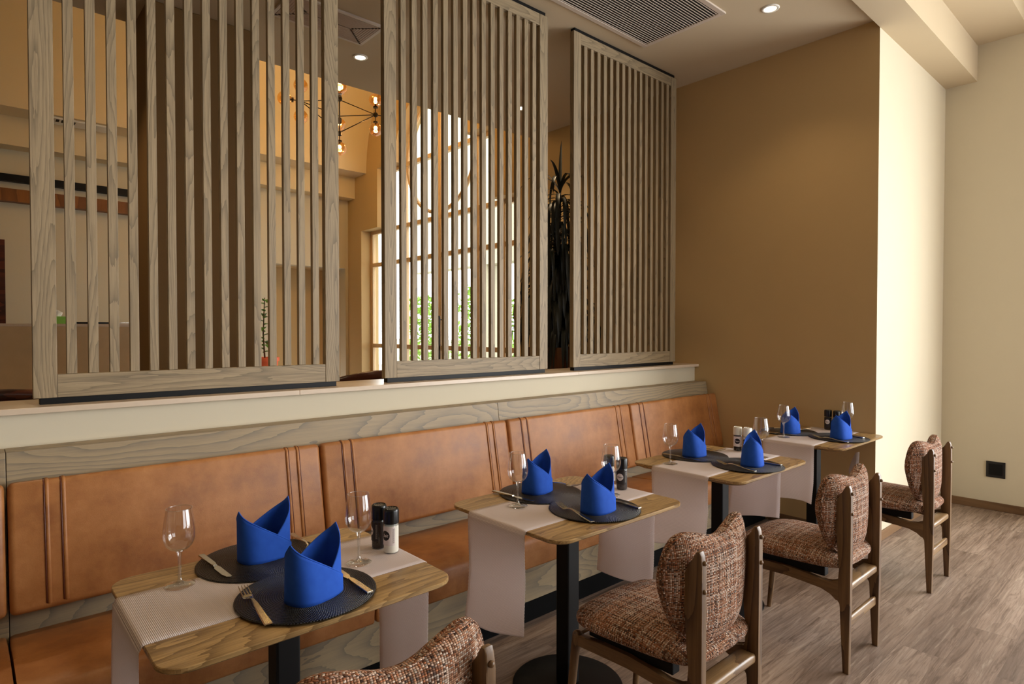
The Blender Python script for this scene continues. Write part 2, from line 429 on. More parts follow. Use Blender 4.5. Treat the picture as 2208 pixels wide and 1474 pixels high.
# ochre wall with stepped arched opening
def ztop(y):
    d = abs(y-6.87)
    if d < .83: return 3.87+math.sqrt(.83**2-d*d)
    if d < 1.33: return 3.87
    return 3.0
bm = BM(); XT = 4.9
ys = sorted(set([5.10, 5.54, 8.20, 8.70, 6.04, 7.70] + [6.04+1.66*i/32 for i in range(33)]))
box(bm, XE, XT, 2.9, 5.10, 0, 6.1); box(bm, XE, XT, 8.70, 9.2, 0, 6.1)
for a, b in zip(ys, ys[1:]):
    e = 1e-4; prism(bm, [(a, ztop(a+e)), (b, ztop(b-e)), (b, 6.1), (a, 6.1)], XE, XT)
struct('wall_ochre', bm, M['ochre'])
# right wall, back wall with an added window, left wall
bm = BM(); box(bm, XR, XR+.2, .05, YB, 0, 4.4); box(bm, XR, XR+.2, -5.2, -4.25, 0, 4.4); box(bm, XR, XR+.2, -4.25, .05, 3.45, 4.4); box(bm, XR, XR+.2, -4.25, .05, 0, .25); struct('wall_right', bm, M['paint'])
bm = BM(); box(bm, -4, 2.5, -5.2, -5.0, 0, 4.4); box(bm, 5.5, 6.4, -5.2, -5.0, 0, 4.4); box(bm, 2.5, 5.5, -5.2, -5.0, 3.3, 4.4); box(bm, 2.5, 5.5, -5.2, -5.0, 0, .5); struct('wall_back', bm, M['taupe'])
w3 = thing('added_window', None, None); w3['kind'] = 'structure'  # unseen window, made up to go with the back fill lamp
bm = BM()
for x in (2.5, 3.47, 4.46, 5.44): box(bm, x, x+.06, -5.14, -5.08, .5, 3.3)
for z in (.5, 3.24): box(bm, 2.5, 5.5, -5.14, -5.08, z, z+.06)
obj('window_frame', bm, M['frame'], w3)
bm = BM(); box(bm, -4.2, -4, -5.2, 9.4, 0, 6.1); struct('wall_left', bm, M['taupe'])
w1 = thing('window_1', None, None); w1['kind'] = 'structure'
bm = BM()
for y in (-4.25, -3.19, -2.13, -1.06, -.01): box(bm, XR+.08, XR+.14, y, y+.06, .25, 3.45)
for z in (.25, 2.4, 3.39): box(bm, XR+.08, XR+.14, -4.25, .05, z, z+.06)
obj('window_frame', bm, M['frame'], w1)
# baseboards
bm = BM(); box(bm, XE, XR, YB-.014, YB, 0, .065, .003); struct('baseboard_return', bm, M['base_wood'])
bm = BM(); box(bm, XR-.014, XR, .05, YB-.014, 0, .065, .003); struct('baseboard_right', bm, M['base_wood_y'])
bm = BM(); box(bm, XE-.014, XE, YB-.014, 2.2, 0, .065, .003); struct('baseboard_ochre', bm, M['base_wood_y'])
# half wall and ledge
bm = BM(); box(bm, -4, XE, 2.84, 3.10, 0, 1.150); struct('wall_partition', bm, M['paint'])
bm = BM()
for a, b in ((-4, -.9), (-.899, 1.16), (1.161, 3.1), (3.101, XE)): box(bm, a, b, 2.80, 3.14, 1.150, 1.172, .0015)
struct('trim_2', bm, M['ledge'])
# round hall column
bm = BM(); box(bm, .87, 1.535, 4.42, 4.93, 0, ZC, .012); struct('wall_column', bm, M['column_shade'])
# arched entrance window
w2 = thing('window_2', None, None); w2['kind'] = 'structure'
XF = 4.79; cyw, czw, Rw = 6.84, 3.86, .80
bm = BM(); d = .03
def bar_y(z, y0, y1, h=.06): box(bm, XF-d, XF+d, y0, y1, z-h/2, z+h/2)
def bar_z(y, z0, z1, h=.06): box(bm, XF-d*.9, XF+d*.9, y-h/2, y+h/2, z0, z1)
for z in (3.85, 2.98, 2.475, 1.22): bar_y(z, 5.1 if z < 3 else 5.54, 8.7 if z < 3 else 8.2)
bar_y(.06, 5.1, 8.7, .12)
for y in (5.13, 8.67): bar_z(y, 0, 3.0)
for y in (5.57, 8.17): bar_z(y, 3.0, 3.87)
bar_z(6.82, 0, 4.6, .07); bar_z(6.0, 0, 3.0, .07); bar_z(7.7, 0, 3.0, .07); bar_z(5.5, 0, 3.0, .05)
bar_z(6.0, 3.0, 3.85, .05); bar_z(7.7, 3.0, 3.85, .05)
tube(bm, [(XF, cyw+Rw*math.cos(2*PI*k/64), czw+Rw*math.sin(2*PI*k/64)) for k in range(65)], .028, 8, False)
obj('window_frame', bm, M['frame'], w2)
bm = BM(); box(bm, XF-.004, XF+.004, 5.12, 8.68, .1, 2.98); box(bm, XF-.004, XF+.004, 5.56, 8.18, 2.98, 3.86)
poly = [(cyw+.8*math.cos(PI*k/32), czw+.8*math.sin(PI*k/32)) for k in range(33)]
prism(bm, poly, XF-.004, XF+.004)
obj('window_pane', bm, M['pane'], w2)
bm = BM(); tube(bm, [(XF-.09, 6.74, .95), (XF-.09, 6.74, 1.65)], .014, 8)
tube(bm, [(XF-.09, 6.74, 1.0), (XF, 6.74, 1.0)], .01, 8); tube(bm, [(XF-.09, 6.74, 1.6), (XF, 6.74, 1.6)], .01, 8)
obj('door_handle', bm, M['bronze'], w2)
# outdoors
bm = BM(); box(bm, 4.9, 30, -6, 24, -.12, -.02); struct('ground', bm, M['paving'])
bm = BM(); box(bm, 7.6, 7.9, 2, 12, 2.75, 7); box(bm, 7.6, 8.0, 9.3, 9.8, 0, 2.75); box(bm, 7.6, 8.0, 4.6, 5.1, 0, 2.75)
tag(obj('porch_arcade', bm, M['outwall']), 'cream rendered porch wall standing outside the arched entrance window', 'porch')
bm = BM(); box(bm, 14, 14.25, -2, 24, 0, 1.1)
tag(obj('garden_wall', bm, M['outwall']), 'low pale garden wall seen outside through the entrance doors', 'wall')
def hedge(x, y, r, h, label):
    bm = BM()
    for i in range(900):
        a, b = random.uniform(0, 2*PI), random.random()**.5
        z = random.uniform(.05, h); k = r*b*(1-.3*(z/h)**3)
        p = Vector((x+k*math.cos(a), y+k*math.sin(a)*1.5, z)); q = Vector([random.gauss(0, 1) for _ in range(3)]).normalized()*.11
        u = q.cross(Vector((random.random(), random.random(), 1))).normalized()*.05
        vface(bm, [p-q, p+u, p+q, p-u])
    t = thing('shrub', label, 'shrub', (0, 0, 0), 0, 'shrubs outside the entrance')
    obj('foliage', bm, M['hedge'], t, recalc=False)
    bm = BM(); tube(bm, [(x, y, -.02), (x, y, h*.5)], .04, 6); obj('stem', bm, M['stem'], t)
hedge(11.5, 17.4, .7, 2.6, 'leftmost bright green shrub seen outside through the entrance doors')
hedge(12.0, 15.0, .75, 2.9, 'middle bright green shrub seen outside through the entrance doors')
hedge(12.2, 12.6, .75, 2.7, 'bright green shrub outside, right of the middle shrub, behind the door handle')
hedge(13.0, 10.2, .6, 2.2, 'rightmost bright green shrub seen outside through the entrance doors')

# ================================================================== SLATTED SCREENS
def screen(x0, x1, label, slat0=.1195, pitch=.0700):
    zb, zt = 1.197, 3.512; yf = 2.880; n = 15
    t = thing('slatted_screen', label, 'screen', (x0, yf, 1.172), 0, 'slatted screens on the ledge')
    W = x1-x0; zb -= 1.172; zt -= 1.172
    for a in (0, W-.073):
        bm = BM(); box(bm, a, a+.073, 0, .036, zb, zt, .0015)
        obj('post', bm, M['ash_z'], t)
    for nm, a, b in (('bottom_rail', zb, zb+.088), ('top_rail', zt-.075, zt)):
        bm = BM(); box(bm, .074, W-.074, .002, .034, a, b, .001); obj(nm, bm, M['ash_x'], t)
    for i in range(n):
        c = slat0+pitch*i*(W/1.221)
        bm = BM(); box(bm, -.016, .016, .002, .027, zb+.089, zt-.076, .001)
        obj('slat', bm, M['ash_z'], t, loc=(c, 0, 0))
    bm = BM(); box(bm, .02, W-.012, .012, .05, 0, zb, .001); obj('floor_track', bm, M['black'], t, label='black metal track under the screen')
    bm = BM(); box(bm, .02, W-.012, .012, .05, zt, ZC-1.172, .001); obj('ceiling_track', bm, M['black'], t, label='black metal track at the ceiling')
screen(.180, 1.400, 'slatted grey ash screen at the left, in front of the hall column')
screen(1.659, 2.880, 'slatted grey ash screen in the middle, in front of the arched window')
screen(3.132, 4.368, 'slatted grey ash screen at the right, beside the ochre wall', .1245)

# ================================================================== BANQUETTE
bq = thing('banquette', 'long fixed banquette with cognac leather cushions and ash boards below the ledge', 'banquette', (-1.03, 2.13, 0))
def bx(x): return x+1.03
def by(y): return y-2.13
seams = [-1.025, .089, 1.187, 2.310, 3.446, 4.597]
bm = BM(); box(bm, 0, bx(4.58), by(2.207), by(2.80), 0, .108); obj('plinth', bm, M['blackmatt'], bq)
for a, b in ((-1.025, .092), (.094, 2.309), (2.311, 4.585)):
    bm = BM(); box(bm, bx(a), bx(b), by(2.195), by(2.235), .108, .34, .002); obj('base_panel', bm, M['ash_board'], bq)
    bm = BM(); prism(bm, [(by(2.725), 1.03), (by(2.83), 1.03), (by(2.83), .30), (by(2.60), .30)], bx(a), bx(b), bev=.0015); obj('back_panel', bm, M['ash_board'], bq)
def pad(w, h, d, r=.02, nx=14, ny=8):
    """puffed upholstery block: width x, height z, depth y (front at y=0)"""
    bm = BM(); box(bm, -w/2, w/2, 0, d, 0, h)
    bmesh.ops.bevel(bm, geom=list(bm.edges), offset=r, segments=4, profile=.5, affect='EDGES')
    return bm
for a, b in zip(seams, seams[1:]):
    wd = b-a-.007; cx = (a+b)/2; ht = .432
    lean = math.atan2(.078, .425)
    bm = BM(); box(bm, -wd/2, wd/2, 0, .055, 0, ht)
    bmesh.ops.bevel(bm, geom=list(bm.edges), offset=.019, segments=4, profile=.5, affect='EDGES')
    c = obj('back_cushion', bm, M['leather'], bq, smooth=True, angle=60); c.location = (bx(cx), by(2.560), .516); c.rotation_euler = (-lean, 0, 0)
    for s in (-1, 1):
        for off in (.105, .152):
            bm = BM(); X = s*(wd/2-off)
            pts = [(X, .012, .006), (X, -.0015, .022), (X, -.0025, ht/2), (X, -.0015, ht-.022), (X, .003, ht-.006), (X, .02, ht+.001)]
            tube(bm, pts, .0062, 8, flat=.55)
            obj('piping', bm, M['leather'], c, smooth=True)
            bm = BM(); tube(bm, [(p[0]+s*.0078, p[1]+.0012, p[2]) for p in pts], .0026, 6); obj('seam', bm, M['dark_leather'], c, smooth=True, label='dark strip painted as crease shade beside the piping')  # dark leather tube paints the crease shade next to each piping
    bm = BM(); prof = [(0, 0), (.5, 0), (.5, .135), (.25, .152), (.07, .155), (.025, .148), (.005, .125), (0, .09)]
    prism(bm, prof, -wd/2, wd/2)
    bmesh.ops.bevel(bm, geom=[e for e in bm.edges if abs(abs(e.verts[0].co.x)-wd/2) < 1e-4 and abs(abs(e.verts[1].co.x)-wd/2) < 1e-4], offset=.012, segments=3, profile=.5, affect='EDGES')
    obj('seat_cushion', bm, M['leather'], bq, smooth=True, angle=40, loc=(bx(cx), by(2.135), .298))

# ================================================================== CEILING FITTINGS
def vent_big():
    t = thing('ceiling_vent', 'large white framed linear ceiling grille with dark slots above the dining tables', 'vent', (3.13, 2.42, ZC))
    x0, x1, y0, y1 = -.62, .615, -.326, .324; f = .035
    bm = BM()
    for a in ((x0, x1, y0, y0+f), (x0, x1, y1-f, y1), (x0, x0+f, y0+f, y1-f), (x1-f, x1, y0+f, y1-f)): box(bm, *a, -.012, 0, .002)
    obj('frame', bm, M['vent'], t)
    bm = BM(); box(bm, x0+f, x1-f, y0+f, y1-f, -.002, -.0005); obj('backing', bm, M['ventdark'], t)
    bm = BM(); n = 29
    for i in range(n):
        y = y0+f+(i+.5)*(y1-y0-2*f)/n; box(bm, x0+f, x1-f, y-.0022, y+.0022, -.011, -.008)
    obj('louvres', bm, M['vent'], t)
vent_big()
t = thing('ceiling_vent', 'smaller taupe four-way ceiling diffuser above the hall beyond the screens', 'vent', (1.84, 3.92, ZC))
bm = BM(); W_, D_ = .33, .175
for a in ((-W_, W_, -D_, -D_+.022), (-W_, W_, D_-.022, D_), (-W_, -W_+.022, -D_+.022, D_-.022), (W_-.022, W_, -D_+.022, D_-.022)): box(bm, *a, -.014, 0, .002)
obj('frame', bm, M['vent'], t)
bm = BM()
for k in range(9):
    i = .024+k*.0165; z = -.011+k*.0004
    for a in ((-W_+i, W_-i, -D_+i, -D_+i+.0145), (-W_+i, W_-i, D_-i-.0145, D_-i), (-W_+i, -W_+i+.0145, -D_+i, D_-i), (W_-i-.0145, W_-i, -D_+i, D_-i)): box(bm, *a, z-.003, z)
obj('louvres', bm, M['ventbrown'], t)
bm = BM(); box(bm, -W_+.02, W_-.02, -D_+.02, D_-.02, -.003, -.001); obj('backing', bm, M['ventdark'], t)
t = thing('ceiling_vent', 'small white vent set in the cornice of the far hall wall', 'vent', (1.0, 8.72, 3.86))
bm = BM(); box(bm, -.3, .3, -.13, .13, -.02, 0, .004); obj('frame', bm, M['white'], t)
bm = BM()
for k in range(5): box(bm, -.27+k*.05, -.24+k*.05, -.1, .0, -.023, -.019)
obj('slot', bm, M['ventdark'], t)
def downlight(x, y, label, power, z=ZC):
    t = thing('downlight', label, 'ceiling light', (x, y, z), 0, 'recessed ceiling downlights')
    bm = BM(); lathe(bm, [(.038, -.004), (.040, -.007), (.052, -.006), (.056, -.002), (.056, 0)], 32); obj('trim_ring', bm, M['white'], t, smooth=True)
    bm = BM(); lathe(bm, [(0, -.003), (.038, -.0035)], 32); obj('diffuser', bm, M['lens'], t, label='glowing warm white lens')
    downlight_lamp(x, y, z, power)
downlight(3.916, 1.88, 'glowing recessed downlight in the dining ceiling near the ochre wall', 16)
downlight(2.268, 4.292, 'glowing recessed downlight in the hall ceiling between the left and middle screens', 45)
downlight(3.907, 4.26, 'small glowing downlight seen between the slats of the middle screen', 45)
downlight_lamp(1.9, 1.88, ZC, 30); downlight_lamp(.3, 1.88, ZC, 30); downlight_lamp(.1, 4.3, ZC, 60)  # unseen lamps without fittings; the last is added to brighten the hall

# chandelier
ch = thing('chandelier', 'dark bronze branching chandelier with amber glass globes hanging in the vaulted hall', 'chandelier', (3.27, 6.70, 4.15))
bm = BM(); tube(bm, [(0, 0, .0), (0, 0, .12)], .018, 10); tube(bm, [(0, 0, .11), (0, 0, 1.52)], .006, 8); tube(bm, [(0, 0, 0), (0, 0, -.40)], .009, 8)
lathe(bm, [(0, -.035), (.03, -.02), (.036, 0), (.03, .025), (0, .04)], 16); lathe(bm, [(0, -.435), (.026, -.42), (.026, -.38), (0, -.365)], 16)
lathe(bm, [(0, 1.52), (.07, 1.52), (.07, 1.55), (0, 1.55)], 24)
obj('stem', bm, M['bronze'], ch, smooth=True, angle=40)
def globe(p, d):
    p, d = Vector(p), Vector(d).normalized()
    c = p+d*.175
    bm = BM(); tube(bm, [p, p+d*.08], .006, 8); tube(bm, [p+d*.08, p+d*.098], .028, 14); tube(bm, [p+d*.09, p+d*.125], .012, 8)
    s = obj('lamp_holder', bm, M['bronze'], ch, smooth=True, angle=40)
    bm = BM(); bmesh.ops.create_uvsphere(bm, u_segments=24, v_segments=16, radius=.078, matrix=Matrix.Translation(c)); g = obj('glass_globe', bm, M['amber'], s, smooth=True, label='amber glass globe')
    bm = BM(); bmesh.ops.create_uvsphere(bm, u_segments=12, v_segments=8, radius=.021, matrix=Matrix.Translation(c-d*.02)); obj('bulb', bm, M['bulb'], s, smooth=True, label='glowing filament bulb')
    q = c-d*.02; point_lamp(3.27+q.x, 6.7+q.y, 4.15+q.z, 46, r=.022)
for k, zz in ((-12, -.11), (64, -.10), (166, -.10), (244, -.10)):
    a = math.radians(k); p = Vector((.43*math.cos(a), .43*math.sin(a), zz))
    bm = BM(); tube(bm, [(0, 0, -.01), p], .0055, 8); tube(bm, [(0, 0, -.2), p], .0055, 8); tube(bm, [(0, 0, -.39), p], .0055, 8)
    bmesh.ops.create_uvsphere(bm, u_segments=14, v_segments=10, radius=.03, matrix=Matrix.Translation(p))
    obj('arm', bm, M['bronze'], ch, smooth=True)
    globe(p, (p.x, p.y, 0))
    if k in (-12, 166): globe(p, (0, 0, 1)); globe(p, (0, 0, -1))
globe((0, 0, -.40), (0, 0, -1))

# ================================================================== TABLES
TZ = .75
def table(cx, label, w=.745):
    t = thing('dining_table', label, 'table', (cx, 1.705, 0), 0, 'dining tables along the banquette')
    hw, hd = w/2, .314; rings = []
    bm = BM()
    for ins, z in ((.0015, TZ), (0, TZ-.0015), (0, TZ-.011), (.003, TZ-.014), (.026, TZ-.026)):
        rings.append([bm.verts.new((x, y, z)) for x, y in rrect(-hw+ins, hw-ins, -hd+ins, hd-ins, .062)])
    n = len(rings[0])
    bm.faces.new(rings[0]); bm.faces.new(rings[-1][::-1])
    for a, b in zip(rings, rings[1:]):
        for k in range(n): bm.faces.new((a[k], b[k], b[(k+1)%n], a[(k+1)%n]))
    obj('tabletop', bm, M['table_wood'], t)
    bm = BM(); box(bm, -.034, .034, -.034, .034, .012, TZ-.034, .006); obj('column', bm, M['black'], t)
    bm = BM(); box(bm, -.17, .17, -.17, .17, TZ-.034, TZ-.026, .002); obj('mounting_plate', bm, M['black'], t)
    bm = BM(); lathe(bm, [(0, 0), (.222, 0), (.225, .003), (.225, .007), (.218, .011), (.06, .014), (0, .014)], 64); obj('base', bm, M['black'], t, smooth=True, angle=30)
    return hw
def runner(cx, hw, label, seed, dl=.36, dr=.40, y0=1.552, y1=1.874):
    rn = random.Random(seed); bm = BM(); uvl = bm.loops.layers.uv.new('UVMap'); step = .0023; nj = 14
    e = .006; path = []; L = 0
    top = TZ+.0012
    pts = []
    # profile x,z with drape
    k = int(dl/.006)
    for i in range(k): pts.append((-hw-e, top-dl+dl*i/k-.008, (k-i)/k))
    for i in range(5): a = PI-PI/2*i/4; pts.append((-hw-e+.009+.009*math.cos(a), top-.009+.009*math.sin(a), 0))
    nx = int(2*hw/.0046)
    for i in range(1, nx): pts.append((-hw+.004+(2*hw-.008)*i/nx, top, 0))
    for i in range(5): a = PI/2-PI/2*i/4; pts.append((hw+e-.009+.009*math.cos(a), top-.009+.009*math.sin(a), 0))
    k2 = int(dr/.006)
    for i in range(1, k2+1): pts.append((hw+e, top-.008-dr*i/k2, i/k2))
    ph1, ph2, a1, a2 = rn.uniform(0, 6), rn.uniform(0, 6), rn.uniform(.010, .02), rn.uniform(.008, .02)
    rows = []; prev = None; u = 0
    for i, (x, z, h) in enumerate(pts):
        if prev: u += math.hypot(x-prev[0], z-prev[1])
        prev = (x, z); row = []; left = x < 0
        for j in range(nj+1):
            v = j/nj; y = y0+(y1-y0)*v; xx, zz = x, z
            if h > 0:
                out = (-1 if left else 1)
                bend = out*(.004+a1*(math.sin(h*3.2+ph1)*.5+.5)*h+a2*h*math.sin(v*4.2+ph2+h))
                xx += out*abs(bend)
                y = y+(.5-v)*.012*math.sin(h*PI)+ .014*math.sin(h*3+ph2)*h
                zz += (.03*h*h*math.sin(v*2.6+ph1))
            if j in (0, nj) and i % 2: y += (.0012 if j else -.0012)
            row.append(bm.verts.new((xx+cx, y, zz)))
        rows.append((row, u))
    for (a, ua), (b, ub) in zip(rows, rows[1:]):
        for j in range(nj):
            f = bm.faces.new((a[j], b[j], b[j+1], a[j+1]))
            for lp, (uu, vv) in zip(f.loops, ((ua, j), (ub, j), (ub, j+1), (ua, j+1))): lp[uvl].uv = (uu, vv*(y1-y0)/nj)
    o = obj('table_runner', bm, M['runner'], smooth=True)
    s = o.modifiers.new('thickness', 'SOLIDIFY'); s.thickness = .0012; s.offset = 0
    tag(o, label, 'table runner', 'pink table runners')
TX = [.657, 1.822, 3.016, 4.221]
TN = ['nearest table', 'second table from the camera', 'third table from the camera', 'farthest table']
TL = ['oiled ash dining table nearest the camera, at the lower left', 'ash dining table second from the camera', 'ash dining table third from the camera', 'ash dining table farthest away, against the ochre wall']
for i, cx in enumerate(TX):
    hw = table(cx, TL[i], .745 if i < 3 else .738)
    runner(cx, hw, f'pale pink ribbed runner laid across the {TN[i]}, hanging over both ends', 11+i, dl=(.52, .375, .36, .37)[i], dr=(.5, .40, .38, .12+.2)[i])

# placemats
bm = BM(); lathe(bm, [(0, .004), (.05, .004), (.12, .004), (.172, .004), (.1775, .0034), (.179, .002), (.177, .0004), (.1, 0), (0, 0)], 96)
mat0 = obj('placemat', bm, M['mat'], smooth=True, angle=40); used = [False]
tag(mat0, 'x', 'placemat', 'black woven placemats')
MZ = TZ+.0024
mats = []
pos_b = [(.660, 1.897), (1.837, 1.878), (3.034, 1.870), (4.240, 1.880)]
pos_f = [(.665, 1.564), (1.826, 1.566), (3.010, 1.548), (4.230, 1.553)]
for i in range(4):
    for (x, y), s in ((pos_b[i], 'banquette'), (pos_f[i], 'chair')):
        lab = f'round black woven placemat on the {s} side of the {TN[i]}'
        o = mat0 if not used[0] else mat0.copy()
        if used[0]: COL.objects.link(o)
        used[0] = True; o.location = (x, y, MZ + (.0016 if s == 'chair' else 0)); o['label'] = lab

# napkins
def napkin():
    t = thing('folded_napkin', 'x', 'napkin', (0, 0, 0), 0, 'royal blue folded napkins')
    hx, hy = .073, .052
    def foot(a, z, off=0):
        k = 1+.05*z/.17
        c, s = math.cos(a), math.sin(a)
        x = (hx+off)*abs(c)**.8*(1 if c > 0 else -1); y = (hy*(1-.30*(z/.17))+off)*abs(s)**.72*(1 if s > 0 else -1)
        return x*k, y
    def lerp(a, b, t): return a+(b-a)*max(0, min(1, t))
    NA = 720; tab = [0.0]
    for q in range(NA):
        p0, p1 = foot(2*PI*q/NA, 0), foot(2*PI*(q+1)/NA, 0); tab.append(tab[-1]+math.hypot(p1[0]-p0[0], p1[1]-p0[1]))
    LT = tab[-1]
    def arc(a):
        f = (a % (2*PI))/(2*PI)*NA; q = min(NA-1, int(f)); return tab[q]+(tab[q+1]-tab[q])*(f-q)
    def inv(sv):
        sv = sv % LT; lo, hi = 0, NA
        while hi-lo > 1:
            md = (lo+hi)//2
            if tab[md] <= sv: lo = md
            else: hi = md
        return 2*PI*(lo+(sv-tab[lo])/max(1e-9, tab[lo+1]-tab[lo]))/NA
    def hA(a):   # inner sheet, closed loop; apex just behind the right end
        d = arc(a)
        if d <= LT/2: return lerp(.172, .05, d/(LT*.46))
        return max(.052, .172-(LT-d)*1.15)
    bm = BM(); n, m = 72, 12; g = []
    for j in range(m+1):
        r = []
        for i in range(n):
            a = inv(LT*i/n); z = hA(a)*j/m; x, y = foot(a, z); r.append(bm.verts.new((x, y, z)))
        g.append(r)
    for j in range(m):
        for i in range(n): bm.faces.new((g[j][i], g[j][(i+1)%n], g[j+1][(i+1)%n], g[j+1][i]))
    o = obj('inner_fold', bm, M['napkin'], t, smooth=True)
    s = o.modifiers.new('thickness', 'SOLIDIFY'); s.thickness = .0026; s.offset = 0
    # outer fold: from back-left round the left end across the front to the right
    bm = BM(); n = 54; g = []; edge = []
    for j in range(m+1):
        r = []
        for i in range(n+1):
            s0, s1, sp = LT*.31, LT*.985, LT*.51
            sv = s0+(sp-s0)*i/18 if i < 18 else sp+(s1-sp)*(i-18)/(n-18)
            a = inv(sv)
            h = lerp(.07, .154, (sv-s0)/(sp-s0)) if sv < sp else lerp(.154, .014, (sv-sp)/(s1-sp))
            z = h*j/m; X, Y = foot(a, z, .0034); v = bm.verts.new((X, Y, z)); r.append(v)
            if j == m: edge.append(Vector((X, Y, z)))
        g.append(r)
    for j in range(m):
        for i in range(n): bm.faces.new((g[j][i], g[j][i+1], g[j+1][i+1], g[j+1][i]))
    o = obj('outer_fold', bm, M['napkin'], t, smooth=True)
    s = o.modifiers.new('thickness', 'SOLIDIFY'); s.thickness = .0024; s.offset = 0
    bm = BM(); tube(bm, edge, .0021, 8); obj('hem', bm, M['napkin'], o, smooth=True)
    return t
nap0 = napkin(); first = True
NZ = MZ+.0040
for i, (b, f) in enumerate((((.676, 1.905, 6), (.672, 1.535, 19)), ((1.838, 1.900, 14), (1.812, 1.535, 7)), ((3.022, 1.865, 6), (3.030, 1.532, 20)), ((4.180, 1.845, 2), (4.205, 1.530, -3)))):
    for (x, y, r), s in ((b, 'banquette'), (f, 'chair')):
        lab = f'blue folded napkin on the {s} side placemat of the {TN[i]}'
        zz = NZ + (.0016 if s == 'chair' else 0)
        if first: nap0.location = (x, y, zz); nap0.rotation_euler = (0, 0, math.radians(r)); nap0['label'] = lab; first = False
        else: dup(nap0, (x, y, zz), math.radians(r), lab)

# cutlery
def fork():
    t = thing('fork', 'x', 'fork', (0, 0, 0), 0, 'steel forks')
    def strip(bm, st):  # st: list of (y, halfwidth, z, thick)
        rows = []
        for y, hw_, z, th in st:
            rows.append([bm.verts.new(p) for p in ((-hw_, y, z), (hw_, y, z), (hw_*.8, y, z+th), (-hw_*.8, y, z+th))])
        for a, b in zip(rows, rows[1:]):
            for k in range(4): bm.faces.new((a[k], a[(k+1)%4], b[(k+1)%4], b[k]))
        bm.faces.new(rows[0][::-1]); bm.faces.new(rows[-1])
    bm = BM(); strip(bm, [(-.118, .0085, .0, .003), (-.116, .0105, 0, .003), (-.06, .0085, .003, .003), (-.01, .006, .009, .003), (.025, .0032, .010, .003), (.045, .0032, .006, .003)])
    obj('handle', bm, M['steel'], t)
    bm = BM(); strip(bm, [(.045, .0032, .006, .0028), (.052, .010, .003, .0022), (.062, .0125, .0015, .002), (.074, .0128, .003, .002)]); h = obj('head', bm, M['steel'], t)
    for k in range(4):
        x = -.0108+.0072*k
        bm = BM(); tube(bm, [(x, .073, .004), (x, .09, .0065), (x, .105, .0105), (x*1.03, .118, .0155)], [.0017, .0017, .0015, .0006], 6); obj('tine', bm, M['steel'], h)
    return t
def knife():
    t = thing('knife', 'x', 'knife', (0, 0, 0), 0, 'steel table knives')
    bm = BM(); prism(bm, [(-.0085, -.118), (.0085, -.118), (.0075, -.02), (.0055, .0), (-.0055, .0), (-.0075, -.02)], 0, .006, 'z', .0012); obj('handle', bm, M['steel'], t)
    bm = BM(); prism(bm, [(-.0055, 0), (.0055, 0), (.006, .012), (.0105, .025), (.0105, .085), (.006, .108), (-.002, .116), (-.0075, .112), (-.0085, .02)], .0012, .0032, 'z'); obj('blade', bm, M['steel'], t)
    return t
fk, kn = fork(), knife(); fu = ku = True
CZ = MZ+.0045
def put(kind, x, y, r, label, z):
    global fu, ku
    root = fk if kind == 'f' else kn
    if kind == 'f' and fu or kind == 'k' and ku:
        root.location = (x, y, z); root.rotation_euler = (0, 0, math.radians(r)); root['label'] = label
        if kind == 'f': fu = False
        else: ku = False
    else: dup(root, (x, y, z), math.radians(r), label)
cut = [  # front fork, front knife, back knife, back fork : x, y, rot
 ((.531, 1.567, -4), (.787, 1.562, -1), (.536, 1.917, 183), (.810, 1.935, 176)),
 ((1.712, 1.567, -14), (1.955, 1.555, -5), (1.697, 1.900, 185), (1.975, 1.918, 205)),
 ((2.915, 1.562, -10), (3.112, 1.535, 0), (2.914, 1.880, 178), (3.185, 1.900, 210)),
 ((4.095, 1.555, -12), (4.353, 1.540, -22), (4.090, 1.885, 190), (4.345, 1.905, 200))]
for i, (a, b, c, d) in enumerate(cut):
    put('f', *a, f'steel fork left of the chair side napkin on the {TN[i]}', CZ+.0016)
    put('k', *b, f'steel knife right of the chair side napkin on the {TN[i]}', CZ+.0016)
    put('k', *c, f'steel knife left of the banquette side napkin on the {TN[i]}', CZ)
    put('f', *d, f'steel fork right of the banquette side napkin on the {TN[i]}', CZ)

# wine glasses
def wineglass():
    t = thing('wine_glass', 'x', 'glass', (0, 0, 0), 0, 'stemmed wine glasses')
    bm = BM(); lathe(bm, [(0, 0), (.037, 0), (.039, .0012), (.0385, .0022), (.030, .004), (.014, .0075), (.0065, .013), (.0046, .022), (.0042, .05), (.0046, .078), (.0065, .090), (.011, .0965), (.006, .0985), (0, .099)], 40)
    obj('stem', bm, M['glass_solid'], t, smooth=True)
    prof = spline([(.008, 0, .0955), (.022, 0, .101), (.0335, 0, .1125), (.0405, 0, .131), (.0412, 0, .150), (.0385, 0, .175), (.0345, 0, .200), (.0325, 0, .212)], 5)
    o = [(p.x, p.z) for p in prof]; th = .0012
    i = [(p.x-th, p.z+(.0015 if k < 12 else 0)) for k, p in enumerate(prof)]
    bm = BM(); lathe(bm, [(0, .0955)]+o+[(.0319, .2128)]+i[::-1]+[(0, .0975)], 48)
    obj('bowl', bm, M['glass'], t, smooth=True)
    bm = BM(); tube(bm, [(.0322*math.cos(2*PI*k/48), .0322*math.sin(2*PI*k/48), .2122) for k in range(49)], .0009, 6, False); obj('rim', bm, M['glass_solid'], t, smooth=True)
    return t
wg = wineglass(); first = True
GZ = TZ+.0026
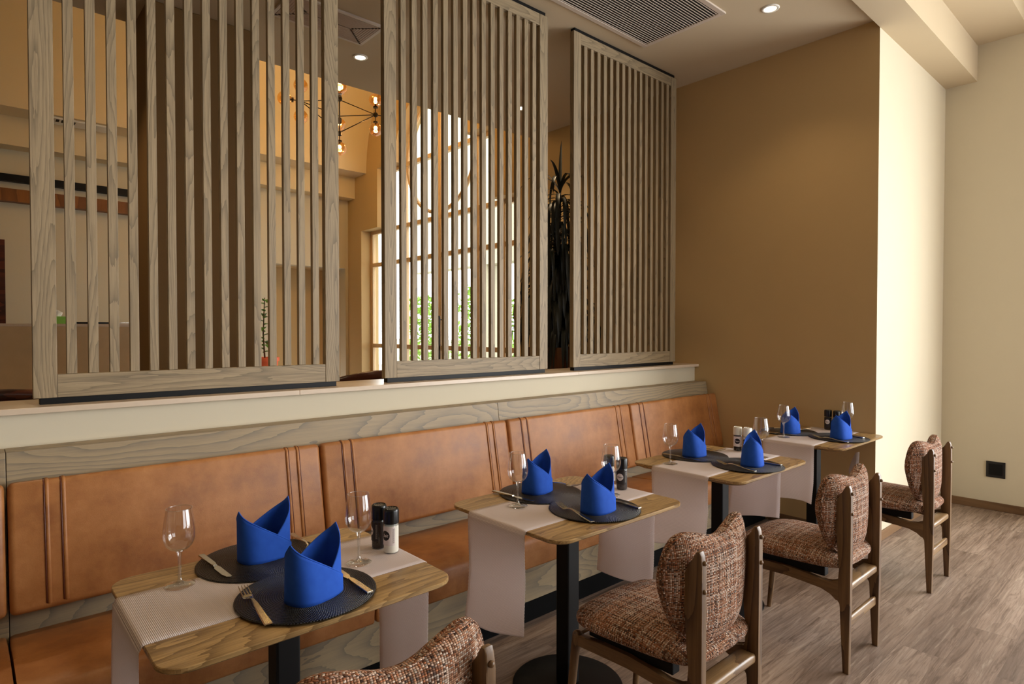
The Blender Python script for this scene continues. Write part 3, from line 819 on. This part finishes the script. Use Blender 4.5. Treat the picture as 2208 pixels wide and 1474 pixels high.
for x, y, s, lab in ((.427, 1.851, 1, 'empty wine glass at the left end of the nearest table'), (.872, 1.674, .98, 'empty wine glass beside the shakers on the nearest table'),
                  (1.630, 1.797, 1, 'empty wine glass at the left end of the second table from the camera'), (2.036, 1.655, 1, 'empty wine glass behind the blue napkin and shakers on the second table'),
                  (2.750, 1.840, .98, 'empty wine glass at the left end of the third table'), (3.266, 1.603, 1.02, 'empty wine glass right of the pepper mills on the third table'),
                  (3.996, 1.807, .98, 'empty wine glass at the left end of the farthest table'), (4.455, 1.580, 1.0, 'empty wine glass at the wall end of the farthest table')):
    if first: wg.location = (x, y, GZ); wg['label'] = lab; first = False
    else: dup(wg, (x, y, GZ), 0, lab, scale=s)

# shakers with round badges and script
def text_bm(s, size, shear=0):
    cu = bpy.data.curves.new('txt', 'FONT'); cu.body = s; cu.size = size; cu.align_x = 'CENTER'; cu.align_y = 'CENTER'; cu.shear = shear; cu.resolution_u = 3
    cu.offset = size*.012
    o = bpy.data.objects.new('txt', cu); COL.objects.link(o); bpy.context.view_layer.update()
    me = bpy.data.meshes.new_from_object(o.evaluated_get(bpy.context.evaluated_depsgraph_get()))
    bm = BM(); bm.from_mesh(me); bpy.data.objects.remove(o); bpy.data.curves.remove(cu); bpy.data.meshes.remove(me)
    return bm
def wrap(bm, R, ang, zc):
    for v in bm.verts:
        x, y = v.co.x, v.co.y; a = ang+x/R; v.co = (R*math.cos(a), R*math.sin(a), zc+y)
def shaker(name, label, x, y, fill, capm, badge, badge_mat, text_mat, text, ang, group, black_label):
    t = thing(name, label, 'shaker', (x, y, GZ), 0, group); R = .0245
    bm = BM(); lathe(bm, [(0, 0), (.022, 0), (.0245, .003), (.0245, .088), (.0225, .094), (.0225, .097)], 36); obj('jar', bm, M['jar'], t, smooth=True, angle=35)
    bm = BM(); lathe(bm, [(0, .003), (.0222, .003), (.0228, .006), (.0228, .086), (0, .087)], 32); obj('contents', bm, fill, t, smooth=True, angle=35)
    bm = BM(); pr = [(.0228, .092), (.0245, .093), (.0245, .131), (.0232, .136), (.0205, .139), (.019, .1365), (0, .136)]
    lathe(bm, pr, 36); cap = obj('cap', bm, capm, t, smooth=True, angle=35)
    bm = BM()
    for k in range(10):
        a = 2*PI*k/10; bmesh.ops.create_uvsphere(bm, u_segments=6, v_segments=4, radius=.0022, matrix=Matrix.Translation((.0145*math.cos(a), .0145*math.sin(a), .1365)))
    obj('grinder_teeth', bm, M['steel'], cap)
    a0, a1 = ang-1.15, ang+1.15
    bm = BM()
    for k in range(24):
        p, q = a0+(a1-a0)*k/24, a0+(a1-a0)*(k+1)/24
        vface(bm, [(.02475*math.cos(p), .02475*math.sin(p), .026), (.02475*math.cos(q), .02475*math.sin(q), .026), (.02475*math.cos(q), .02475*math.sin(q), .084), (.02475*math.cos(p), .02475*math.sin(p), .084)])
    lb = obj('sticker', bm, M['label_b'] if black_label else M['label_w'], t)
    bm = BM(); rg = [[bm.verts.new((.0155*q/5*math.cos(2*PI*k/28), .0155*q/5*math.sin(2*PI*k/28), 0)) for k in range(28)] for q in range(1, 6)]
    c_ = bm.verts.new((0, 0, 0))
    for k in range(28):
        bm.faces.new((c_, rg[0][k], rg[0][(k+1)%28]))
        for q in range(4): bm.faces.new((rg[q][k], rg[q+1][k], rg[q+1][(k+1)%28], rg[q][(k+1)%28]))
    wrap(bm, .02500, ang-.15, .057); obj('badge', bm, badge_mat, lb)
    bm = text_bm(text, .0135 if len(text) < 5 else .0092, .35); bmesh.ops.triangulate(bm, faces=bm.faces); bmesh.ops.subdivide_edges(bm, edges=[e for e in bm.edges if e.calc_length() > .002], cuts=3); wrap(bm, .02535, ang-.15, .057); obj('lettering', bm, text_mat, lb)
    bm = BM()
    rr = random.Random(3)
    for r_ in range(3):
        z = .034
        while z < .078:
            l = rr.uniform(.002, .006); aa = ang+.82+.1*r_
            vface(bm, [(.0251*math.cos(aa), .0251*math.sin(aa), z), (.0251*math.cos(aa+.045), .0251*math.sin(aa+.045), z), (.0251*math.cos(aa+.045), .0251*math.sin(aa+.045), z+l), (.0251*math.cos(aa), .0251*math.sin(aa), z+l)])
            z += l+.0012
    obj('small_print', bm, M['dash'], lb)
def face(x, y, d=0): return math.atan2(-y, -x)+math.radians(d)
bk = M['capblack']
shaker('salt_shaker', 'salt shaker with white contents and black cap on the nearest table', .993, 1.690, M['salt'], bk, 1, M['label_b'], M['label_w'], 'Salt', face(.993, 1.69, -38), 'shakers on the nearest table', False)
shaker('pepper_shaker', 'dark pepper shaker with black cap behind the salt on the nearest table', .985, 1.752, M['pepper'], bk, 1, M['label_w'], M['label_b'], 'Pepper', face(.985, 1.75, -75), 'shakers on the nearest table', True)
shaker('pepper_shaker', 'dark pepper shaker with white round badge on the second table', 2.150, 1.687, M['pepper'], bk, 1, M['label_w'], M['label_b'], 'Pepper', face(2.15, 1.69, -12), 'shakers on the second table', True)
shaker('salt_shaker', 'pale salt shaker with black cap seen through the wine glass on the second table', 2.148, 1.758, M['salt'], bk, 1, M['label_b'], M['label_w'], 'Salt', face(2.15, 1.76, 30), 'shakers on the second table', False)
frost = plain('frosted_cap', srgb(226, 222, 206), .3)
shaker('pepper_shaker', 'pepper shaker with pale cap and black badge, left of two on the third table', 3.352, 1.785, M['pepper'], frost, 1, M['label_b'], M['label_w'], 'Pepper', face(3.35, 1.785, 4), 'shakers on the third table', False)
shaker('salt_shaker', 'salt shaker with white cap, right of two on the third table', 3.358, 1.727, M['salt'], M['white'], 1, M['label_b'], M['label_w'], 'Salt', face(3.35, 1.73, -40), 'shakers on the third table', False)
shaker('pepper_shaker', 'dark pepper shaker with white badge, left of two on the farthest table', 4.540, 1.740, M['pepper'], bk, 1, M['label_w'], M['label_b'], 'Pepper', face(4.54, 1.74, 0), 'shakers on the farthest table', True)
shaker('pepper_shaker', 'dark shaker with black cap behind the blue napkin on the farthest table', 4.540, 1.680, M['pepper'], bk, 1, M['label_w'], M['label_b'], 'Salt', face(4.54, 1.68, 40), 'shakers on the farthest table', True)

# ================================================================== CHAIRS
def pillow(outline, cx, cy, half, pw, pos, uvs=1.0, rings=14, flatback=1.0):
    """closed cushion from a star shaped outline in 2D; pos(a,b,t)->xyz with t signed half thickness"""
    bm = BM(); uvl = bm.loops.layers.uv.new('UVMap'); n = len(outline)
    def side(sg):
        rows = []; prev = None; acc = [0]*n
        for j in range(rings+1):
            if sg > 0 or True:
                s = math.sin(PI/2*j/rings)  # denser near the rim
            t = half*(max(0, 1-s**pw))**(1/2.2)*(sg if sg > 0 else -flatback)
            row = []
            for i, (a, b) in enumerate(outline):
                A, B = cx+(a-cx)*s, cy+(b-cy)*s
                p = Vector(pos(A, B, t))
                if prev: acc[i] += (p-prev[i][0]).length
                L = math.hypot(a-cx, b-cy) or 1
                row.append((p, ((a-cx)/L*acc[i], (b-cy)/L*acc[i])))
            prev = row; rows.append(row)
        return rows
    rim = None
    for sg in (1, -1):
        rows = side(sg)
        vrows = []
        for j, row in enumerate(rows):
            if j == 0: v = bm.verts.new(row[0][0]); vrows.append([v]*n)
            elif j == rings and rim: vrows.append(rim)
            else:
                vv = [bm.verts.new(p) for p, _ in row]; vrows.append(vv)
                if j == rings: rim = vv
        for j in range(rings):
            for i in range(n):
                k = (i+1) % n
                if j == 0: q = [(0, 0, i), (1, 1, i), (1, 1, k)]; idx = [(0, i), (1, i), (1, k)]
                else: idx = [(j, i), (j+1, i), (j+1, k), (j, k)]
                if sg < 0: idx = idx[::-1]
                f = bm.faces.new([vrows[a][b] for a, b in idx])
                for lp, (a, b) in zip(f.loops, idx): lp[uvl].uv = rows[a][b][1]
    return bm
def chair():
    t = thing('dining_chair', 'x', 'chair', (0, 0, 0), 0, 'tweed dining chairs')
    # rear legs / back posts
    prof = [(-.013, 0), (.012, 0), (.018, .15), (.024, .28), (.031, .335), (.031, .40), (.028, .44), (.034, .50), (.041, .60), (.050, .65), (.056, .68), (.052, .71), (.036, .735), (.022, .757), (.013, .782), (.004, .797), (-.008, .798), (-.014, .785), (-.0165, .75), (-.017, .6), (-.016, .3)]
    for s in (-1, 1):
        bm = BM(); prism(bm, prof, s*.175-.0125, s*.175+.0125, bev=.005)
        L = obj('rear_leg', bm, M['chair_wood'], t, smooth=True, angle=35)
        for z in (.765, .680):
            bm = BM(); bmesh.ops.create_uvsphere(bm, u_segments=12, v_segments=8, radius=.0075, matrix=Matrix.Translation((s*.175, -.0175, z))); obj('screw_cap', bm, M['chair_rail'], L, smooth=True)
        bm = BM(); pts = spline([(s*.188, .472, .374), (s*.192, .482, .30), (s*.196, .500, .12), (s*.200, .514, 0)], 4)
        tube(bm, pts, [.019-.008*i/(len(pts)-1) for i in range(len(pts))], 14)
        bmesh.ops.create_uvsphere(bm, u_segments=14, v_segments=8, radius=.019, matrix=Matrix.Translation((s*.188, .472, .374)))
        obj('front_leg', bm, M['chair_wood'], t, smooth=True, angle=50)
        top = [(.47, .380), (.36, .389), (.25, .392), (.16, .384), (.10, .374), (.06, .373), (.038, .383), (.026, .405)]
        bot = [(.026, .285), (.034, .305), (.06, .326), (.10, .336), (.16, .342), (.25, .349), (.36, .347), (.47, .342)]
        # rails run slightly outward to the front
        bm = BM(); prism(bm, top+bot, -.0125, .0125, bev=.005)
        for v in bm.verts: v.co.x += s*(.175+.013*min(1, max(0, (v.co.y-.03)/.44)))
        obj('side_rail', bm, M['chair_rail'], t, smooth=True, angle=35)
        bm = BM(); box(bm, s*.155-.02, s*.155+.02, .09, .43, .385, .425, .004); obj('seat_bracket', bm, M['black'], t, label='black seat bracket')
    bm = BM(); box(bm, -.163, .163, -.010, .052, .343, .376, .010, seg=3); obj('crossbar', bm, M['chair_bar'], t, smooth=True, angle=40)
    bm = BM(); box(bm, -.163, .163, -.006, .013, .190, .232, .008, seg=3); obj('stretcher', bm, M['chair_bar'], t, smooth=True, angle=40)
    bm = BM(); box(bm, -.175, .175, .460, .482, .345, .378, .005); obj('front_rail', bm, M['chair_bar'], t, smooth=True, angle=40)
    # seat
    half = [(0, .492), (.12, .488), (.195, .470), (.232, .425), (.238, .36), (.228, .24), (.212, .12), (.190, .045), (.14, .010), (.06, .000)]
    pts = [(x, y, 0) for x, y in half]+[(-x, y, 0) for x, y in half[:0:-1]]+[]
    pts.insert(len(half), (0, -.002, 0))
    ol = [(p.x, p.y) for p in spline(pts, 5, True)]
    bm = pillow(ol, 0, .25, .044, 5.5, lambda a, b, q: (a, b, .452+q*(1 if q > 0 else .75)+.012*(1-min(1, (a*a+(b-.25)**2)/.06))*(1 if q > 0 else 0)))
    obj('seat', bm, M['tweed'], t, smooth=True)
    # backrest
    half = [(0, .800), (.045, .806), (.085, .818), (.122, .827), (.162, .832), (.200, .817), (.230, .765), (.243, .690), (.222, .610), (.192, .545), (.150, .500), (.090, .478)]
    pts = [(x, z, 0) for x, z in half]+[(0, .474, 0)]+[(-x, z, 0) for x, z in half[:0:-1]]
    ol = [(p.x, p.y) for p in spline(pts, 5, True)]
    def pos(a, b, q): return (a, .046+.85*a*a+q, b)
    bm = pillow(ol, 0, .65, .043, 4.2, pos)
    back = obj('backrest', bm, M['tweed'], t, smooth=True)
    bm = BM(); loop = [Vector(pos(a*.985, .65+(b-.65)*.985, -.0115)) for a, b in ol]; tube(bm, loop+[loop[0]], .0032, 6, False); 
    uvl = bm.loops.layers.uv.new('UVMap')
    for f in bm.faces:
        for lp in f.loops: lp[uvl].uv = (lp.vert.co.x+lp.vert.co.y, lp.vert.co.z)
    obj('piping', bm, M['tweed'], back, smooth=True)
    return t
c0 = chair(); CY = .977
c0.location = (.622, CY, 0); c0['label'] = 'brown tweed dining chair nearest the camera, its backrest cut by the bottom edge'
dup(c0, (1.788, CY, 0), 0, 'brown tweed dining chair at the second table, second from the camera')
dup(c0, (2.941, CY, 0), 0, 'brown tweed dining chair at the third table, third from the camera')
dup(c0, (4.141, CY, 0), 0, 'brown tweed dining chair farthest from the camera, at the table by the ochre wall')

# wall socket
t = thing('wall_socket', 'black square socket plate on the right wall above the skirting', 'socket', (XR, 1.08, .33))
bm = BM(); box(bm, -.009, 0, -.062, .062, -.064, .064, .002); obj('plate', bm, M['capblack'], t)
bm = BM(); box(bm, -.0105, -.009, -.045, .045, -.045, .045, .0005); obj('insert', bm, M['black'], t)

# ================================================================== BEYOND THE SCREENS
# reception desk
t = thing('reception_desk', 'tall stone fronted reception desk behind the left screen', 'desk', (-.9, 7.0, 0))
bm = BM(); box(bm, -2.2, 2.28, 0, .08, 0, 1.49); obj('front_panel', bm, M['stone'], t)
bm = BM(); box(bm, -2.2, 2.28, 0, .45, 1.49, 1.515, .002); obj('top', bm, M['ledge'], t)
bm = BM(); box(bm, 2.20, 2.28, .08, .9, 0, 1.49); obj('side_panel', bm, M['stone'], t)
t = thing('tissue_box', 'green tissue box with a white tissue sticking out on the reception desk', 'tissue box', (.655, 7.15, 1.515))
bm = BM(); box(bm, -.11, .06, -.06, .06, 0, .07, .003); obj('box', bm, M['greenbox'], t)
bm = BM(); rows = []
for j in range(6):
    r = []
    for k in range(12):
        a = 2*PI*k/12; rr = (.03*(1-j/5)+.004)*(1+.35*math.sin(3*a+j)); r.append(bm.verts.new((rr*math.cos(a)-.03+.012*j*math.sin(j), rr*math.sin(a)*.6, .068+j*.019)))
    rows.append(r)
for a, b in zip(rows, rows[1:]):
    for k in range(12): bm.faces.new((a[k], a[(k+1)%12], b[(k+1)%12], b[k]))
obj('tissue', bm, M['tissue'], t, smooth=True)
bm = BM(); box(bm, .765, 1.045, 7.1, 7.3, 1.515, 1.535, .004); tag(obj('document_tray', bm, M['capblack']), 'flat black tray lying on the reception desk', 'tray')
t = thing('notepad', 'small white notepad at the right end of the reception desk', 'notepad', (1.15, 7.12, 1.515))
bm = BM(); box(bm, -.08, .12, -.06, .08, 0, .012, .001); obj('pages', bm, M['white'], t)
bm = BM(); box(bm, -.02, .10, -.01, .01, .012, .022, .002); obj('pen', bm, M['steel'], t)
# wall rail and beam behind the desk
bm = BM(); box(bm, -4, 2.2, 9.06, 9.135, 3.16, 3.242); tag(obj('wall_rail', bm, M['black']), 'long black rail along the far wall above the reception desk', 'rail')
bm = BM(); box(bm, -4, 2.2, 9.02, 9.138, 2.925, 3.070); tag(obj('wall_beam', bm, M['brown_door']), 'horizontal brown wooden beam on the far wall below the black rail', 'beam')
# door at far left
d1 = thing('door_1', None, None, (-.15, 9.13, 0)); d1['kind'] = 'structure'
bm = BM(); box(bm, -.5, .48, -.06, 0, 0, 2.49); obj('door_panel', bm, M['mahogany'], d1)
bm = BM(); tube(bm, [(.38, -.09, 1.0), (.28, -.09, 1.0)], .01, 8); tube(bm, [(.38, -.09, 1.0), (.38, -.05, 1.0)], .01, 8); obj('door_handle', bm, M['steel'], d1)
# brown lounge chairs right behind the ledge
def lounge(x, y, rz, label, w=.40):
    t = thing('lounge_chair', label, 'chair', (x, y, 0), rz, 'brown leather lounge chairs beyond the ledge')
    arc = [(w*math.cos(math.radians(a)), w*.9*math.sin(math.radians(a)), 1.160-.09*abs(math.cos(math.radians(a)))**3) for a in range(180, 361, 12)]
    bm = BM(); tube(bm, arc, .028, 10); obj('top_rail', bm, M['mahogany'], t, smooth=True)
    bm = BM(); rows = []
    for (X, Y, Z) in arc: rows.append([bm.verts.new((X*k, Y*k, z)) for k, z in ((1, Z-.01), (1, .45), (.9, .45), (.93, Z-.01))])
    for a, b in zip(rows, rows[1:]):
        for k in range(4): bm.faces.new((a[k], a[(k+1)%4], b[(k+1)%4], b[k]))
    bm.faces.new(rows[0]); bm.faces.new(rows[-1][::-1])
    obj('backrest', bm, M['dark_leather'], t, smooth=True, angle=50)
    bm = BM(); box(bm, -w*.85, w*.85, -w*.6, w*.75, .40, .54, .04, seg=3); obj('seat', bm, M['dark_leather'], t, smooth=True)
    for sx in (-1, 1):
        for yy in (-.2, .22):
            bm = BM(); tube(bm, [(sx*w*.7, yy, .42), (sx*w*.78, yy*1.15, 0)], [.02, .012], 10); obj('leg', bm, M['mahogany'], t, smooth=True)
lounge(2.15, 4.0, 0, 'dark brown lounge chair seen in the gap between the left and middle screens')
lounge(.02, 3.95, 0, 'dark brown lounge chair at the far left beyond the ledge')
lounge(3.58, 3.46, .2, 'brown leather lounge chair seen in the gap between the middle and right screens', .28)
# tall planter and dracaena
t = thing('potted_dracaena', 'tall dark drooping dracaena in a wooden planter by the ochre wall', 'potted plant', (4.10, 3.98, 0))
bm = BM()
rows = [[bm.verts.new((x, y, z)) for x, y in ((-k, -k), (k, -k), (k, k), (-k, k))] for k, z in ((.17, 0), (.20, 1.30), (.18, 1.30), (.175, 1.24))]
for a, b in zip(rows, rows[1:]):
    for q in range(4): bm.faces.new((a[q], a[(q+1)%4], b[(q+1)%4], b[q]))
bm.faces.new(rows[0][::-1]); bm.faces.new(rows[-1]); obj('planter', bm, M['planter'], t)
rp = random.Random(5)
stems = [((.0, 0, 1.24), (.02, -.02, 2.75)), ((.06, .05, 1.24), (.05, .06, 2.3)), ((-.07, .02, 1.24), (-.08, .05, 2.05)), ((.03, -.07, 1.24), (.06, -.08, 1.75))]
bm = BM()
for a, b in stems: tube(bm, [a, ((a[0]+b[0])/2+.015, (a[1]+b[1])/2, (a[2]+b[2])/2), b], [.018, .014, .010], 8)
obj('stem', bm, M['stem'], t, smooth=True)
bm = BM()
def leaf(bm, p, yaw, L, wid, up0, droop, n=9):
    p = Vector(p); d = Vector((math.cos(yaw), math.sin(yaw), 0)); s = Vector((-d.y, d.x, 0)); el = up0; q = p.copy(); rows = []
    for i in range(n+1):
        f = i/n; ww = wid*(math.sin(PI*min(1, .12+f*.88))**.7)*(1-f*.15)+.0008
        dirv = d*math.cos(el)+Vector((0, 0, math.sin(el))); nn = d*(-math.sin(el))+Vector((0, 0, math.cos(el)))
        rows.append([bm.verts.new(q-s*ww+nn*ww*.35), bm.verts.new(q), bm.verts.new(q+s*ww+nn*ww*.35)])
        q = q+dirv*(L/n); q.x = min(q.x, .45); q.y = max(q.y, -.75); el = max(-1.5, el-droop/n*(1+f))
    for a, b in zip(rows, rows[1:]):
        for k in range(2): bm.faces.new((a[k], a[k+1], b[k+1], b[k]))
for (a, b), nl in zip(stems, (170, 110, 100, 80)):
    for i in range(nl):
        f = .25+.75*(i/nl); p = [a[k]+(b[k]-a[k])*f for k in range(3)]
        yw = i*2.4+rp.uniform(-.3, .3)
        leaf(bm, p, yw, rp.uniform(.42, .72), rp.uniform(.013, .021), rp.uniform(.0, .6) if f < .97 else 1.1, rp.uniform(2.2, 3.4))
for k in range(4): leaf(bm, (.02, -.02, 2.72), k*1.6+.4, .5 if k == 0 else .4, .017, 1.53 if k == 0 else 1.2, .05 if k == 0 else .9)
obj('foliage', bm, M['leaf_dark'], t, smooth=True, recalc=False)
# small plant in orange pot at the far wall
t = thing('potted_plant', 'small green leafed plant in an orange pot seen between the left screen slats', 'potted plant', (3.02, 8.45, 0))
bm = BM(); lathe(bm, [(0, .72), (.14, .72), (.17, 1.04), (.185, 1.04), (.185, 1.09), (.17, 1.09), (.165, 1.05), (0, 1.05)], 32); obj('pot', bm, M['terracotta'], t, smooth=True, angle=40)
bm = BM(); lathe(bm, [(0, 0), (.14, 0), (.14, .03), (.03, .05), (.03, .68), (.15, .70), (.15, .72), (0, .72)], 24); obj('stand', bm, M['black'], t, smooth=True, angle=40)
bm = BM(); tube(bm, [(0, 0, 1.04), (-.02, 0, 1.4), (.0, .0, 1.9)], [.012, .01, .006], 8); obj('stem', bm, M['stem'], t, smooth=True)
bm = BM()
for i in range(16):
    f = i/16; leaf(bm, (-.02+.02*f, 0, 1.15+.75*f), i*2.4, .17, .045, .4, 1.2, 6)
obj('foliage', bm, M['leaf'], t, smooth=True, recalc=False)
